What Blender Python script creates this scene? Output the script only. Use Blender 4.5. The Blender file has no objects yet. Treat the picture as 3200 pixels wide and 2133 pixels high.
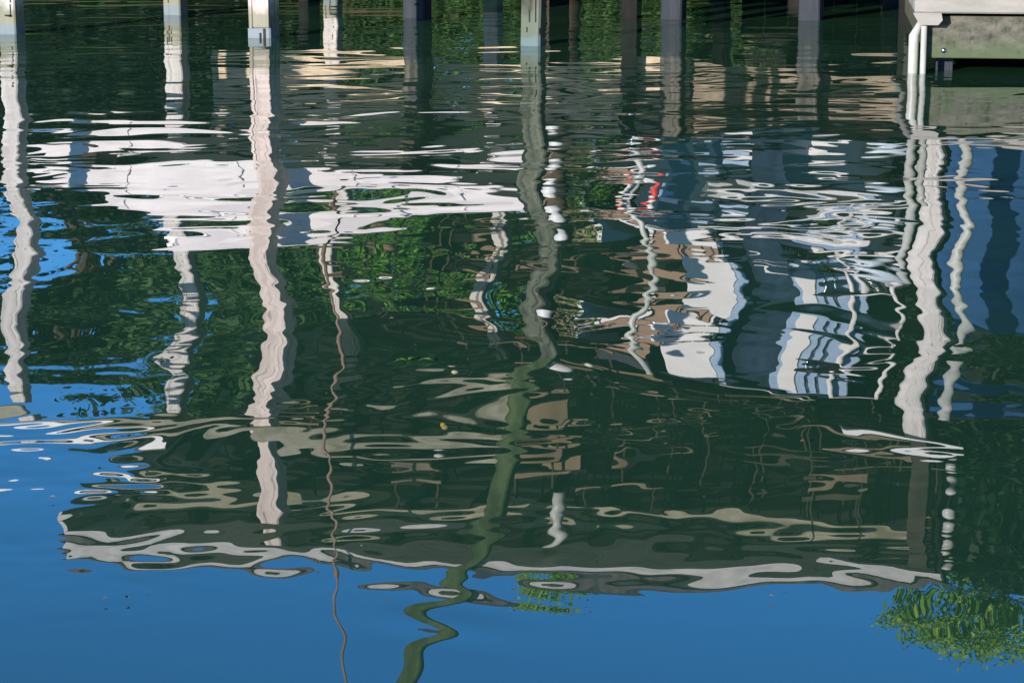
import bpy, bmesh, math, random
import numpy as np
from mathutils import Vector, Matrix

random.seed(7)
rng = np.random.default_rng(11)
S = bpy.context.scene
C = S.collection
R = math.radians

# ------------------------------------------------------------------ camera
cam = bpy.data.cameras.new('camera')
camo = bpy.data.objects.new('camera', cam)
C.objects.link(camo)
camo.location = (0, 0, 1.7)
camo.rotation_euler = (R(90 - 11.9), 0, 0)
cam.sensor_width = 36
cam.lens = 85.06
cam.clip_start = 0.05
cam.clip_end = 3000
S.camera = camo

# ------------------------------------------------------------------ sky, sun
SUN_AZ, SUN_EL = 33.0, 11.0          # degrees left of straight behind the camera, height
w = bpy.data.worlds.new('World'); S.world = w; w.use_nodes = True
nt = w.node_tree; nt.nodes.clear()
out = nt.nodes.new('ShaderNodeOutputWorld')
bg = nt.nodes.new('ShaderNodeBackground')
sky = nt.nodes.new('ShaderNodeTexSky')
sky.sky_type = 'NISHITA'
sky.sun_disc = False
sky.sun_elevation = R(SUN_EL)
sky.sun_rotation = R(180 + SUN_AZ)
sky.altitude = 1500
sky.air_density = 0.9
sky.dust_density = 0.0
sky.ozone_density = 5.0
bg.inputs['Strength'].default_value = 0.15
hs = nt.nodes.new('ShaderNodeHueSaturation')
hs.inputs['Saturation'].default_value = 1.1
nt.links.new(sky.outputs[0], hs.inputs['Color'])
nt.links.new(hs.outputs[0], bg.inputs['Color'])
nt.links.new(bg.outputs[0], out.inputs['Surface'])

sl = bpy.data.lights.new('sun', 'SUN'); so = bpy.data.objects.new('sun', sl); C.objects.link(so)
sl.energy = 3.7; sl.angle = R(0.5); sl.color = (1.0, 0.90, 0.80)
tosun = Vector((-math.sin(R(SUN_AZ)) * math.cos(R(SUN_EL)), -math.cos(R(SUN_AZ)) * math.cos(R(SUN_EL)), math.sin(R(SUN_EL))))
so.rotation_euler = tosun.to_track_quat('Z', 'Y').to_euler()
so.location = (-10, -20, 15)

S.view_settings.view_transform = 'Standard'
S.view_settings.look = 'None'
S.view_settings.exposure = 0.97
S.view_settings.gamma = 1.0
S.cycles.clamp_indirect = 8.0
S.cycles.blur_glossy = 1.5
S.cycles.max_bounces = 8

# ------------------------------------------------------------------ materials
def mat(name, col, rough=0.7, spec=0.3, col2=None, scale=(4, 4, 4), stain_sheen=None, bump=0.0, metal=0.0, detail=6.0, coat=0.0, lo=0.35, hi=0.68, crack=0.0):
    m = bpy.data.materials.new(name); m.use_nodes = True
    t = m.node_tree; b = t.nodes['Principled BSDF']
    b.inputs['Roughness'].default_value = rough
    b.inputs['Specular IOR Level'].default_value = spec
    b.inputs['Metallic'].default_value = metal
    b.inputs['Coat Weight'].default_value = coat
    b.inputs['Base Color'].default_value = (*col, 1)
    if col2 is not None:
        g = t.nodes.new('ShaderNodeNewGeometry')
        mp = t.nodes.new('ShaderNodeMapping'); mp.inputs['Scale'].default_value = scale
        n = t.nodes.new('ShaderNodeTexNoise'); n.inputs['Scale'].default_value = 1.0
        n.inputs['Detail'].default_value = detail; n.inputs['Roughness'].default_value = 0.65
        r = t.nodes.new('ShaderNodeValToRGB')
        r.color_ramp.elements[0].position = lo; r.color_ramp.elements[1].position = hi
        r.color_ramp.elements[0].color = (*col, 1); r.color_ramp.elements[1].color = (*col2, 1)
        t.links.new(g.outputs['Position'], mp.inputs['Vector'])
        t.links.new(mp.outputs[0], n.inputs['Vector'])
        t.links.new(n.outputs['Fac'], r.inputs['Fac'])
        last = r.outputs['Color']
        if stain_sheen is not None:
            # bands on the wood: algae above, painted sky sheen of wet wood at the water
            sx = t.nodes.new('ShaderNodeSeparateXYZ'); t.links.new(g.outputs['Position'], sx.inputs[0])
            n2 = t.nodes.new('ShaderNodeTexNoise'); n2.inputs['Scale'].default_value = 9.0; n2.inputs['Detail'].default_value = 4
            t.links.new(g.outputs['Position'], n2.inputs['Vector'])
            for zc, zw, sc in (stain_sheen if isinstance(stain_sheen, list) else [stain_sheen]):
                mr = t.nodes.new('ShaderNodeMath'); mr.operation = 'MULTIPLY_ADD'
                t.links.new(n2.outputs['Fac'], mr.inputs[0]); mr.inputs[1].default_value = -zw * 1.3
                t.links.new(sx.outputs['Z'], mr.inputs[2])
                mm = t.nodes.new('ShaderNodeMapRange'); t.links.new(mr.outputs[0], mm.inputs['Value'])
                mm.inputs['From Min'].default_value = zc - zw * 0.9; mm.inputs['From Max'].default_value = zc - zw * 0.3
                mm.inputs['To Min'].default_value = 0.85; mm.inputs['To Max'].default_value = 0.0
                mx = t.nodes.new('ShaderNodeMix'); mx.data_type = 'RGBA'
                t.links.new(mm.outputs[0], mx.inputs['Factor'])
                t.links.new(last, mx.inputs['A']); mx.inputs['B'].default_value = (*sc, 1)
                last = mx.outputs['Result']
        if crack:
            mp3 = t.nodes.new('ShaderNodeMapping'); mp3.inputs['Scale'].default_value = (scale[0] * 3.1, scale[1] * 3.1, scale[2] * 1.1)
            n3 = t.nodes.new('ShaderNodeTexNoise'); n3.inputs['Scale'].default_value = 1.0; n3.inputs['Detail'].default_value = 3
            t.links.new(g.outputs['Position'], mp3.inputs['Vector']); t.links.new(mp3.outputs[0], n3.inputs['Vector'])
            m3 = t.nodes.new('ShaderNodeMapRange'); t.links.new(n3.outputs['Fac'], m3.inputs['Value'])
            m3.inputs['From Min'].default_value = 0.60; m3.inputs['From Max'].default_value = 0.68
            m3.inputs['To Min'].default_value = 0.0; m3.inputs['To Max'].default_value = crack
            x3 = t.nodes.new('ShaderNodeMix'); x3.data_type = 'RGBA'
            t.links.new(m3.outputs[0], x3.inputs['Factor']); t.links.new(last, x3.inputs['A']); x3.inputs['B'].default_value = (0.03, 0.028, 0.025, 1)
            last = x3.outputs['Result']
        t.links.new(last, b.inputs['Base Color'])
        if bump:
            bp = t.nodes.new('ShaderNodeBump'); bp.inputs['Strength'].default_value = bump; bp.inputs['Distance'].default_value = 0.01
            t.links.new(n.outputs['Fac'], bp.inputs['Height']); t.links.new(bp.outputs[0], b.inputs['Normal'])
    return m

GRAIN = (14, 14, 1.6)
M = {}
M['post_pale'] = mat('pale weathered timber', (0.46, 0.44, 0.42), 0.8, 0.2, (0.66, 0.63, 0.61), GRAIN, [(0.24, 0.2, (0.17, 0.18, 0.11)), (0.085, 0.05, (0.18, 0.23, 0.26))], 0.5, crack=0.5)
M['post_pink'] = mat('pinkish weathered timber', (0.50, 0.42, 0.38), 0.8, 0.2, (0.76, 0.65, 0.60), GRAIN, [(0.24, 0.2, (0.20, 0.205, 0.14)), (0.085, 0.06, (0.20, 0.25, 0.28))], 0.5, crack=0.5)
M['post_shade'] = mat('grey cracked timber darkened as shade', (0.05, 0.05, 0.048), 0.85, 0.2, (0.17, 0.155, 0.135), GRAIN, (0.38, 0.26, (0.025, 0.035, 0.05)), 0.7, crack=0.75)  # darkened, with a navy foot, to stand in for shade on the posts
M['moss_dark'] = mat('dark green moss on timber', (0.03, 0.045, 0.02), 0.9, 0.1, (0.10, 0.13, 0.06), (7, 7, 1.5), None, 0.7)
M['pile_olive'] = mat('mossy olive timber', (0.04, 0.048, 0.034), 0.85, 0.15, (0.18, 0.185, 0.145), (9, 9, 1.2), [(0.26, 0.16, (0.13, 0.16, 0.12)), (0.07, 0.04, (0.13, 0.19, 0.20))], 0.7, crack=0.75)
M['plank_grey'] = mat('weathered grey planks', (0.12, 0.10, 0.075), 0.85, 0.15, (0.34, 0.28, 0.215), (3, 20, 20), None, 0.5)
M['plank_lifted'] = mat('grey planks lightened against shadow', (0.22, 0.17, 0.115), 0.85, 0.15, (0.80, 0.66, 0.49), (1.6, 9, 14), None, 0.5, lo=0.3, hi=0.62)  # lightened to offset the skiff's shadow on these boards
M['plank_green'] = mat('algae grown planks', (0.05, 0.058, 0.038), 0.85, 0.15, (0.19, 0.18, 0.16), (9, 9, 16), (0.20, 0.2, (0.085, 0.115, 0.062)), 0.8, lo=0.3, hi=0.72, crack=0.45)
M['cap_white'] = mat('off white painted timber', (0.26, 0.25, 0.23), 0.7, 0.2, (0.37, 0.355, 0.33), (2, 8, 8), None, 0.1)
M['white_paint'] = mat('white gloss paint', (0.64, 0.64, 0.64), 0.45, 0.4, (0.72, 0.72, 0.72), (3, 3, 3), None, 0.0)
M['pvc'] = mat('white plastic pipe', (0.54, 0.55, 0.53), 0.4, 0.4, (0.36, 0.38, 0.33), (6, 6, 3))
M['hull_white'] = mat('chalky white hull paint', (0.56, 0.53, 0.535), 0.55, 0.3, (0.70, 0.665, 0.67), (1.2, 5, 2.5), None, 0.05, lo=0.25, hi=0.6)
M['ceiling_dark'] = mat('dark stained ceiling boards', (0.10, 0.085, 0.06), 0.8, 0.2, (0.26, 0.20, 0.145), (2, 9, 9), None, 0.2)
M['ceiling_lit'] = mat('ceiling board lightened for water light', (0.56, 0.43, 0.30), 0.8, 0.2, (0.74, 0.60, 0.46), (2, 9, 9), None, 0.2)  # pale in place of sunlight thrown up by the water
M['fascia_grey'] = mat('weathered pale grey fascia paint', (0.34, 0.34, 0.345), 0.6, 0.25, (0.56, 0.555, 0.55), (3, 12, 12), None, 0.1)
M['soffit'] = mat('pale painted soffit', (0.55, 0.50, 0.42), 0.7, 0.2, (0.72, 0.68, 0.60), (2, 9, 9))
M['board_brown'] = mat('brown board', (0.12, 0.09, 0.06), 0.8, 0.2, (0.24, 0.18, 0.125), (3, 9, 9))
M['joist'] = mat('dark joist timber', (0.03, 0.026, 0.02), 0.8, 0.2, (0.07, 0.055, 0.04), (3, 12, 12))
M['beam_tan'] = mat('pale tan beam', (0.17, 0.16, 0.11), 0.8, 0.2, (0.38, 0.36, 0.29), (2, 10, 10), None, 0.3)
M['shingle'] = mat('grey roof shingles', (0.05, 0.045, 0.05), 0.9, 0.15, (0.13, 0.115, 0.12), (10, 10, 10), None, 0.6)
M['navy'] = mat('navy canvas', (0.010, 0.020, 0.040), 0.8, 0.15, (0.03, 0.055, 0.10), (5, 5, 3))
M['pale_blue'] = mat('pale blue canvas', (0.20, 0.30, 0.46), 0.6, 0.3, (0.34, 0.46, 0.62), (4, 4, 2))
M['sky_blue_vinyl'] = mat('light blue vinyl', (0.48, 0.58, 0.70), 0.4, 0.4, (0.58, 0.68, 0.78), (4, 4, 4))
M['hull_navy'] = mat('dark hull gelcoat', (0.012, 0.02, 0.025), 0.2, 0.5, (0.02, 0.03, 0.035), (2, 2, 2))
M['tarp'] = mat('blue tarpaulin', (0.016, 0.05, 0.13), 0.85, 0.1, (0.03, 0.09, 0.21), (1.2, 1.2, 1.0))
M['red'] = mat('red plastic', (0.55, 0.03, 0.03), 0.45, 0.4, (0.62, 0.06, 0.05), (8, 8, 8))
M['steel'] = mat('polished steel', (0.75, 0.77, 0.80), 0.18, 0.5, metal=1.0)
M['yellow'] = mat('yellow plastic', (0.55, 0.36, 0.03), 0.5, 0.3)
M['black'] = mat('black rubber', (0.012, 0.012, 0.013), 0.6, 0.3)
M['bamboo'] = mat('brown bamboo', (0.20, 0.12, 0.09), 0.6, 0.3, (0.33, 0.22, 0.18), (9, 9, 4))
M['tar'] = mat('tarred timber', (0.006, 0.007, 0.008), 0.8, 0.15, (0.018, 0.018, 0.018), (8, 8, 3))
M['house_tan'] = mat('tan house siding', (0.25, 0.17, 0.12), 0.8, 0.2, (0.33, 0.23, 0.16), (1, 1, 9))
M['glass_dark'] = mat('dark window glass', (0.01, 0.013, 0.016), 0.05, 0.6)
M['earth'] = mat('brown earth bank', (0.15, 0.10, 0.065), 0.95, 0.1, (0.05, 0.10, 0.02), (0.9, 0.9, 0.9), None, 0.3, lo=0.42, hi=0.55)
M['bark'] = mat('tree bark', (0.06, 0.045, 0.03), 0.9, 0.1, (0.12, 0.09, 0.07), (6, 6, 2), None, 0.6)

def leafmat(name, a, b, c):
    m = bpy.data.materials.new(name); m.use_nodes = True
    t = m.node_tree; p = t.nodes['Principled BSDF']; p.inputs['Roughness'].default_value = 0.6
    p.inputs['Specular IOR Level'].default_value = 0.25
    g = t.nodes.new('ShaderNodeNewGeometry')
    r = t.nodes.new('ShaderNodeValToRGB'); e = r.color_ramp.elements
    e[0].color = (*a, 1); e[1].color = (*c, 1); k = e.new(0.5); k.color = (*b, 1)
    t.links.new(g.outputs['Random Per Island'], r.inputs['Fac'])
    t.links.new(r.outputs[0], p.inputs['Base Color'])
    tr = t.nodes.new('ShaderNodeBsdfTranslucent'); t.links.new(r.outputs[0], tr.inputs['Color'])
    mx = t.nodes.new('ShaderNodeMixShader'); mx.inputs[0].default_value = 0.25
    t.links.new(p.outputs[0], mx.inputs[1]); t.links.new(tr.outputs[0], mx.inputs[2])
    t.links.new(mx.outputs[0], t.nodes['Material Output'].inputs['Surface'])
    return m
M['leaf_dark'] = leafmat('dark leaves', (0.010, 0.028, 0.012), (0.022, 0.05, 0.018), (0.05, 0.09, 0.03))
M['leaf_shade'] = leafmat('green leaves darkened as shade', (0.001, 0.004, 0.003), (0.003, 0.009, 0.005), (0.022, 0.05, 0.016))  # leaf colour darkened to stand in for shade on the bank
M['leaf_mid'] = leafmat('mid green leaves', (0.02, 0.06, 0.02), (0.05, 0.11, 0.03), (0.09, 0.16, 0.05))
M['leaf_light'] = leafmat('yellow green leaves', (0.10, 0.22, 0.02), (0.20, 0.36, 0.04), (0.32, 0.46, 0.08))
M['leaf_bright'] = leafmat('bright green leaves', (0.035, 0.12, 0.015), (0.085, 0.22, 0.03), (0.17, 0.33, 0.05))

# water: a dark green pond whose surface mirrors what stands round it
wm = bpy.data.materials.new('pond water'); wm.use_nodes = True
t = wm.node_tree; p = t.nodes['Principled BSDF']
p.inputs['Base Color'].default_value = (0.029, 0.088, 0.042, 1)
p.inputs['Roughness'].default_value = 0.0
p.inputs['IOR'].default_value = 2.15
p.inputs['Specular IOR Level'].default_value = 0.5
M['water'] = wm

# ------------------------------------------------------------------ mesh helpers
class MB:
    def __init__(s): s.bm = bmesh.new()
    def box(s, c, size, rz=0.0, rx=0.0, ry=0.0, bev=0.0, taper=1.0):
        r = bmesh.ops.create_cube(s.bm, size=1.0); vs = r['verts']
        for v in vs:
            k = taper if v.co.z > 0 else 1.0
            v.co = Vector((v.co.x * size[0] * k, v.co.y * size[1] * k, v.co.z * size[2]))
        if bev:
            es = list({e for v in vs for e in v.link_edges})
            rr = bmesh.ops.bevel(s.bm, geom=es, offset=bev, segments=1, affect='EDGES', clamp_overlap=True)
            vs = list({v for f in rr['faces'] for v in f.verts} | {v for v in vs if v.is_valid})
        mtx = Matrix.Translation(c) @ Matrix.Rotation(rz, 4, 'Z') @ Matrix.Rotation(ry, 4, 'Y') @ Matrix.Rotation(rx, 4, 'X')
        for v in vs: v.co = mtx @ v.co
        return s
    def tube(s, pts, rad, seg=10, caps=True):
        pts = [Vector(q) for q in pts]
        rads = rad if isinstance(rad, (list, tuple)) else [rad] * len(pts)
        rings = []
        for i, q in enumerate(pts):
            d = (pts[min(i + 1, len(pts) - 1)] - pts[max(i - 1, 0)]).normalized()
            a = d.orthogonal().normalized() if abs(d.z) < 0.9 else (Vector((1, 0, 0)) - d * d.x).normalized()
            b = d.cross(a)
            rings.append([s.bm.verts.new(q + (a * math.cos(2 * math.pi * k / seg) + b * math.sin(2 * math.pi * k / seg)) * rads[i]) for k in range(seg)])
        for A, B in zip(rings, rings[1:]):
            for k in range(seg):
                s.bm.faces.new((A[k], A[(k + 1) % seg], B[(k + 1) % seg], B[k])).smooth = True
        if caps:
            s.bm.faces.new(rings[0][::-1]); s.bm.faces.new(rings[-1])
        return s
    def loft(s, rings, cap=True, smooth=False):
        rr = [[s.bm.verts.new(q) for q in ring] for ring in rings]
        n = len(rr[0])
        for A, B in zip(rr, rr[1:]):
            for k in range(n):
                s.bm.faces.new((A[k], A[(k + 1) % n], B[(k + 1) % n], B[k])).smooth = smooth
        if cap:
            s.bm.faces.new(rr[0][::-1]); s.bm.faces.new(rr[-1])
        return s
    def ball(s, c, r, seg=14):
        q = bmesh.ops.create_uvsphere(s.bm, u_segments=seg, v_segments=max(6, seg * 2 // 3), radius=1.0)
        for v in q['verts']:
            v.co = Vector((v.co.x * r[0], v.co.y * r[1], v.co.z * r[2])) + Vector(c)
            for f in v.link_faces: f.smooth = True
        return s
    def poly(s, pts):
        s.bm.faces.new([s.bm.verts.new(q) for q in pts]); return s
    def prism(s, pts, z0, z1):
        a = [s.bm.verts.new((x, y, z0)) for x, y in pts]; b = [s.bm.verts.new((x, y, z1)) for x, y in pts]
        n = len(pts)
        for k in range(n): s.bm.faces.new((a[k], a[(k + 1) % n], b[(k + 1) % n], b[k]))
        s.bm.faces.new(a[::-1]); s.bm.faces.new(b); return s
    def build(s, name, m, parent=None):
        bmesh.ops.recalc_face_normals(s.bm, faces=s.bm.faces[:])
        me = bpy.data.meshes.new(name); s.bm.to_mesh(me); s.bm.free()
        me.materials.append(M[m])
        o = bpy.data.objects.new(name, me); C.objects.link(o)
        if parent is not None: o.parent = parent
        return o

def tag(o, label, cat, group=None, kind=None):
    if label: o['label'] = label
    if cat: o['category'] = cat
    if group: o['group'] = group
    if kind: o['kind'] = kind
    return o
def thing(name, label, cat, loc=(0, 0, 0), rz=0.0, group=None):
    o = bpy.data.objects.new(name, None); C.objects.link(o)
    o.location = loc; o.rotation_euler = (0, 0, rz)
    o.empty_display_size = 0.2
    return tag(o, label, cat, group)
def part(name, m, parent, mb): return mb.build(name, m, parent)

YAW = R(-9.5)                               # the whole boathouse is turned so that its right end comes nearer
U = Vector((math.cos(YAW), math.sin(YAW), 0)); V = Vector((-math.sin(YAW), math.cos(YAW), 0))

# ------------------------------------------------------------------ water surface
def build_water():
    ys = [-40.0, -10.0, 0.0, 2.0, 3.2]
    y = 4.0
    while y < 34.0:
        ys.append(y)
        y += max(0.009, min(0.07, y * y / 8000.0))
    ys += [35.0, 37.0, 40.0, 60.0, 200.0, 900.0]
    ys = np.array(ys)
    xs = np.concatenate([[-900, -200, -60, -20, -10], np.arange(-6.6, 6.601, 0.023), [10, 20, 60, 200, 900]])
    X, Y = np.meshgrid(xs, ys)
    H = np.zeros_like(X)
    def sm(a, b, v):
        q = np.clip((v - a) / (b - a), 0, 1); return q * q * (3 - 2 * q)
    r = np.random.default_rng(5)
    def field(n, l0, l1):
        F = np.zeros_like(X)
        for _ in range(n):
            a = r.uniform(0, 2 * np.pi); k = 2 * np.pi / r.uniform(l0, l1)
            F += np.sin(k * (X * np.cos(a) + Y * np.sin(a)) + r.uniform(0, 6.28))
        return F / math.sqrt(n / 2)
    P = 0.5 + 0.5 * np.tanh(field(7, 2.0, 5.0))        # slowly varying patches of breeze
    Q = 0.5 + 0.5 * np.tanh(field(9, 0.5, 1.4))
    Xw = X + 0.05 * field(6, 0.5, 1.2); Yw = Y + 0.05 * field(6, 0.5, 1.2)
    far = sm(5.6, 9.0, Y)                # the near water lies calmer
    edge = sm(-6.6, -5.6, X) * (1 - sm(5.6, 6.6, X)) * sm(3.4, 4.4, Y) * (1 - sm(30, 34, Y))
    def wave(lam, ang, slope, ph, env=1.0, warp=False):
        k = 2 * np.pi / lam
        XX, YY = (Xw, Yw) if warp else (X, Y)
        return env * slope / k * np.sin(k * (XX * np.cos(R(ang)) + YY * np.sin(R(ang))) + ph)
    # the long wake of a boat
    H += wave(3.1, 62, 0.005, 0.6, far) + wave(2.3, 118, 0.004, 2.0, far)
    H += wave(1.8, 35, 0.021, 4.45, sm(5.9, 7.6, Y) * (1 - 0.6 * sm(11, 14, Y)))
    for _ in range(7):
        H += wave(r.uniform(0.8, 1.5), r.uniform(40, 140), 0.0026, r.uniform(0, 6.28), 0.20 + 0.80 * far)
    for _ in range(9):
        H += wave(r.uniform(0.28, 0.55), r.uniform(20, 160), 0.0026, r.uniform(0, 6.28), far * (0.35 + 0.9 * P), True)
    # short ripples that ruffle the middle water
    mid = sm(6.3, 8.0, Y)
    for _ in range(16):
        H += wave(r.uniform(0.08, 0.24), r.choice([-1, 1]) * r.uniform(5, 60), 0.0018, r.uniform(0, 6.28), mid * (0.25 + 1.1 * Q) * (1 - sm(12, 15, Y)), True)
    # fine cat's paws further out, their crests lying across the view
    for _ in range(14):
        H += wave(r.uniform(0.13, 0.30), r.uniform(55, 125), 0.0034, r.uniform(0, 6.28), sm(9.0, 12.0, Y) * (0.25 + P) * (0.3 + Q), True)
    for _ in range(8):
        H += wave(r.uniform(0.35, 0.8), r.uniform(60, 120), 0.0050, r.uniform(0, 6.28), sm(11, 14, Y) * (0.4 + P), True)
    # short crested wavelets close to the camera, livelier to the left
    near = sm(4.8, 5.5, Y) * (1 - sm(7.2, 8.6, Y))
    left = 0.52 + 0.95 * np.exp(-((X + 1.15) / 0.5) ** 2)
    for _ in range(9):
        H += wave(r.uniform(0.24, 0.48), r.uniform(25, 155), 0.0016, r.uniform(0, 6.28), near * left * (0.45 + 0.9 * Q), True)
    for _ in range(22):
        H += wave(r.uniform(0.08, 0.21), r.uniform(5, 175), 0.0017, r.uniform(0, 6.28), near * left * (0.3 + 1.1 * Q), True)
    for _ in range(6):
        H += wave(r.uniform(0.5, 1.3), r.uniform(30, 150), 0.0007, r.uniform(0, 6.28), 1 - far)
    H += wave(0.30, 62, 0.022, 0.5, np.exp(-((X + 0.15) / 0.16) ** 2 - ((Y - 5.1) / 0.2) ** 2))
    H += wave(0.22, 84, 0.0035, 0.5, np.exp(-((X - 0.5) / 0.8) ** 2 - ((Y - 5.35) / 0.2) ** 2), True)
    H *= edge
    n, m = X.shape
    co = np.stack([X, Y, H], -1).reshape(-1, 3).astype(np.float32)
    idx = np.arange(n * m).reshape(n, m)
    q = np.stack([idx[:-1, :-1], idx[:-1, 1:], idx[1:, 1:], idx[1:, :-1]], -1).reshape(-1, 4).astype(np.int32)
    me = bpy.data.meshes.new('water')
    me.vertices.add(len(co)); me.vertices.foreach_set('co', co.ravel())
    me.loops.add(q.size); me.loops.foreach_set('vertex_index', q.ravel())
    me.polygons.add(len(q)); me.polygons.foreach_set('loop_start', np.arange(0, q.size, 4, dtype=np.int32))
    me.polygons.foreach_set('loop_total', np.full(len(q), 4, np.int32))
    me.polygons.foreach_set('use_smooth', np.ones(len(q), bool))
    me.update(); me.materials.append(M['water'])
    o = bpy.data.objects.new('water', me); C.objects.link(o); o['kind'] = 'structure'
    return o
build_water()

# ------------------------------------------------------------------ the far bank
def build_bank():
    nx, ny = 90, 30
    bm = bmesh.new(); g = []
    for j in range(ny + 1):
        d = j / ny
        row = []
        for i in range(nx + 1):
            x = -60 + 120 * i / nx
            y0 = 33.5 + 1.0 * math.sin(x * 0.35) + 0.4 * math.sin(x * 1.3)
            y = y0 + (d ** 1.6) * 260
            z = -0.4 + 1.5 * min(1, d * 9) + 2.2 * min(1, d * 2.2) ** 1.2 + 0.25 * math.sin(x * 0.9 + j) * min(1, d * 4) + 0.12 * math.sin(x * 2.7 + 2 * j)
            row.append(bm.verts.new((x, y, z)))
        g.append(row)
    for A, B in zip(g, g[1:]):
        for i in range(nx): bm.faces.new((A[i], A[i + 1], B[i + 1], B[i])).smooth = True
    me = bpy.data.meshes.new('bank'); bm.to_mesh(me); bm.free(); me.materials.append(M['earth'])
    o = bpy.data.objects.new('ground', me); C.objects.link(o); o['kind'] = 'structure'
build_bank()
o = MB().loft([[(9.5, -5, -0.5), (30, -5, -0.5), (30, -5, 1.2), (10.5, -5, 0.3)], [(9.0, 15, -0.5), (30, 15, -0.5), (30, 15, 1.5), (10.0, 15, 0.4)], [(9.5, 40, -0.5), (30, 40, -0.5), (30, 40, 1.8), (10.5, 40, 0.6)]]).build('shore', 'earth')
o['kind'] = 'structure'

# ------------------------------------------------------------------ trees and bushes
def crown_mesh(name, blobs, nleaf, size, parent, m):
    r = rng
    n = nleaf
    wts = np.array([b[3] * b[4] * b[5] for b in blobs]); wts = wts / wts.sum()
    pick = r.choice(len(blobs), n, p=wts)
    B = np.array(blobs)[pick]
    d = r.normal(size=(n, 3)); d /= np.linalg.norm(d, axis=1)[:, None]
    rad = r.uniform(0.35, 1.0, n) ** 0.6
    P = B[:, :3] + d * rad[:, None] * B[:, 3:6]
    # gather the leaves into clumps so that gaps open between them
    cl = P[r.integers(0, n, max(8, n // 28))]
    near = cl[r.integers(0, len(cl), n)]
    idx = np.arange(n)
    sel = r.random(n) < 0.75
    P[sel] = near[sel] + r.normal(size=(sel.sum(), 3)) * size * 1.9
    a = r.normal(size=(n, 3)); a /= np.linalg.norm(a, axis=1)[:, None]
    b = np.cross(a, r.normal(size=(n, 3))); b /= np.linalg.norm(b, axis=1)[:, None]
    s = size * r.uniform(0.6, 1.3, n)[:, None]
    co = np.stack([P - a * s, P + b * s * 0.5, P + a * s, P - b * s * 0.5], 1).reshape(-1, 3).astype(np.float32)
    me = bpy.data.meshes.new(name)
    me.vertices.add(n * 4); me.vertices.foreach_set('co', co.ravel())
    me.loops.add(n * 4); me.loops.foreach_set('vertex_index', np.arange(n * 4, dtype=np.int32))
    me.polygons.add(n); me.polygons.foreach_set('loop_start', np.arange(0, n * 4, 4, dtype=np.int32))
    me.polygons.foreach_set('loop_total', np.full(n, 4, np.int32))
    me.update(); me.materials.append(M[m])
    o = bpy.data.objects.new(name, me); C.objects.link(o); o.parent = parent
    return o

def tree(label, x, y, z0, h, rw, m, nleaf=6000, size=0.16, group='trees on the far bank', low=0.25, flat=0.75):
    root = thing('bank_tree', label, 'tree', (x, y, z0), 0, group)
    tr = MB()
    lean = random.uniform(-0.3, 0.3)
    top = Vector((lean, 0, h * 0.82))
    tr.tube([(0, 0, -0.6), (lean * 0.2, 0, h * 0.2), (lean * 0.6, 0.1, h * 0.5), top], [h * 0.03, h * 0.024, h * 0.016, h * 0.005], 9)
    blobs = []
    nb = 9
    for k in range(nb):
        a = k * 2.4 + random.uniform(-0.4, 0.4); f = low + (1 - low) * (k + 0.5) / nb
        rr = rw * (0.75 * math.sin(math.pi * min(0.97, max(0.12, f))) + 0.2)
        c = Vector((math.cos(a) * rr * 0.6 + lean * f, math.sin(a) * rr * 0.6, h * f))
        e = rw * random.uniform(0.32, 0.52)
        blobs.append((c.x, c.y, c.z, e * 1.2, e * 1.2, e * flat))
        tr.tube([(lean * f * 0.8, 0, h * f * 0.75), tuple(c * 0.6 + Vector((0, 0, h * f * 0.32))), tuple(c)], [h * 0.010, h * 0.006, h * 0.002], 6)
    part('trunk', 'bark', root, tr)
    crown_mesh('crown', blobs, nleaf, size, root, m)
    return root
def bush(label, x, y, z0, rx, rz_, m, nleaf=2500, size=0.09, group='bushes along the far bank'):
    root = thing('bank_bush', label, 'bush', (x, y, z0), 0, group)
    st = MB(); blobs = []
    for k in range(7):
        a = k * 0.9; c = Vector((math.cos(a) * rx * 0.55, math.sin(a) * rx * 0.4, rz_ * (0.45 + 0.3 * ((k * 37) % 10) / 10)))
        blobs.append((c.x, c.y, c.z, rx * 0.5, rx * 0.45, rz_ * 0.42))
        st.tube([(0, 0, -0.3), tuple(c * 0.5), tuple(c)], [0.04, 0.025, 0.008], 6)
    part('stem', 'bark', root, st)
    crown_mesh('foliage', blobs, nleaf, size, root, m)

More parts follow.
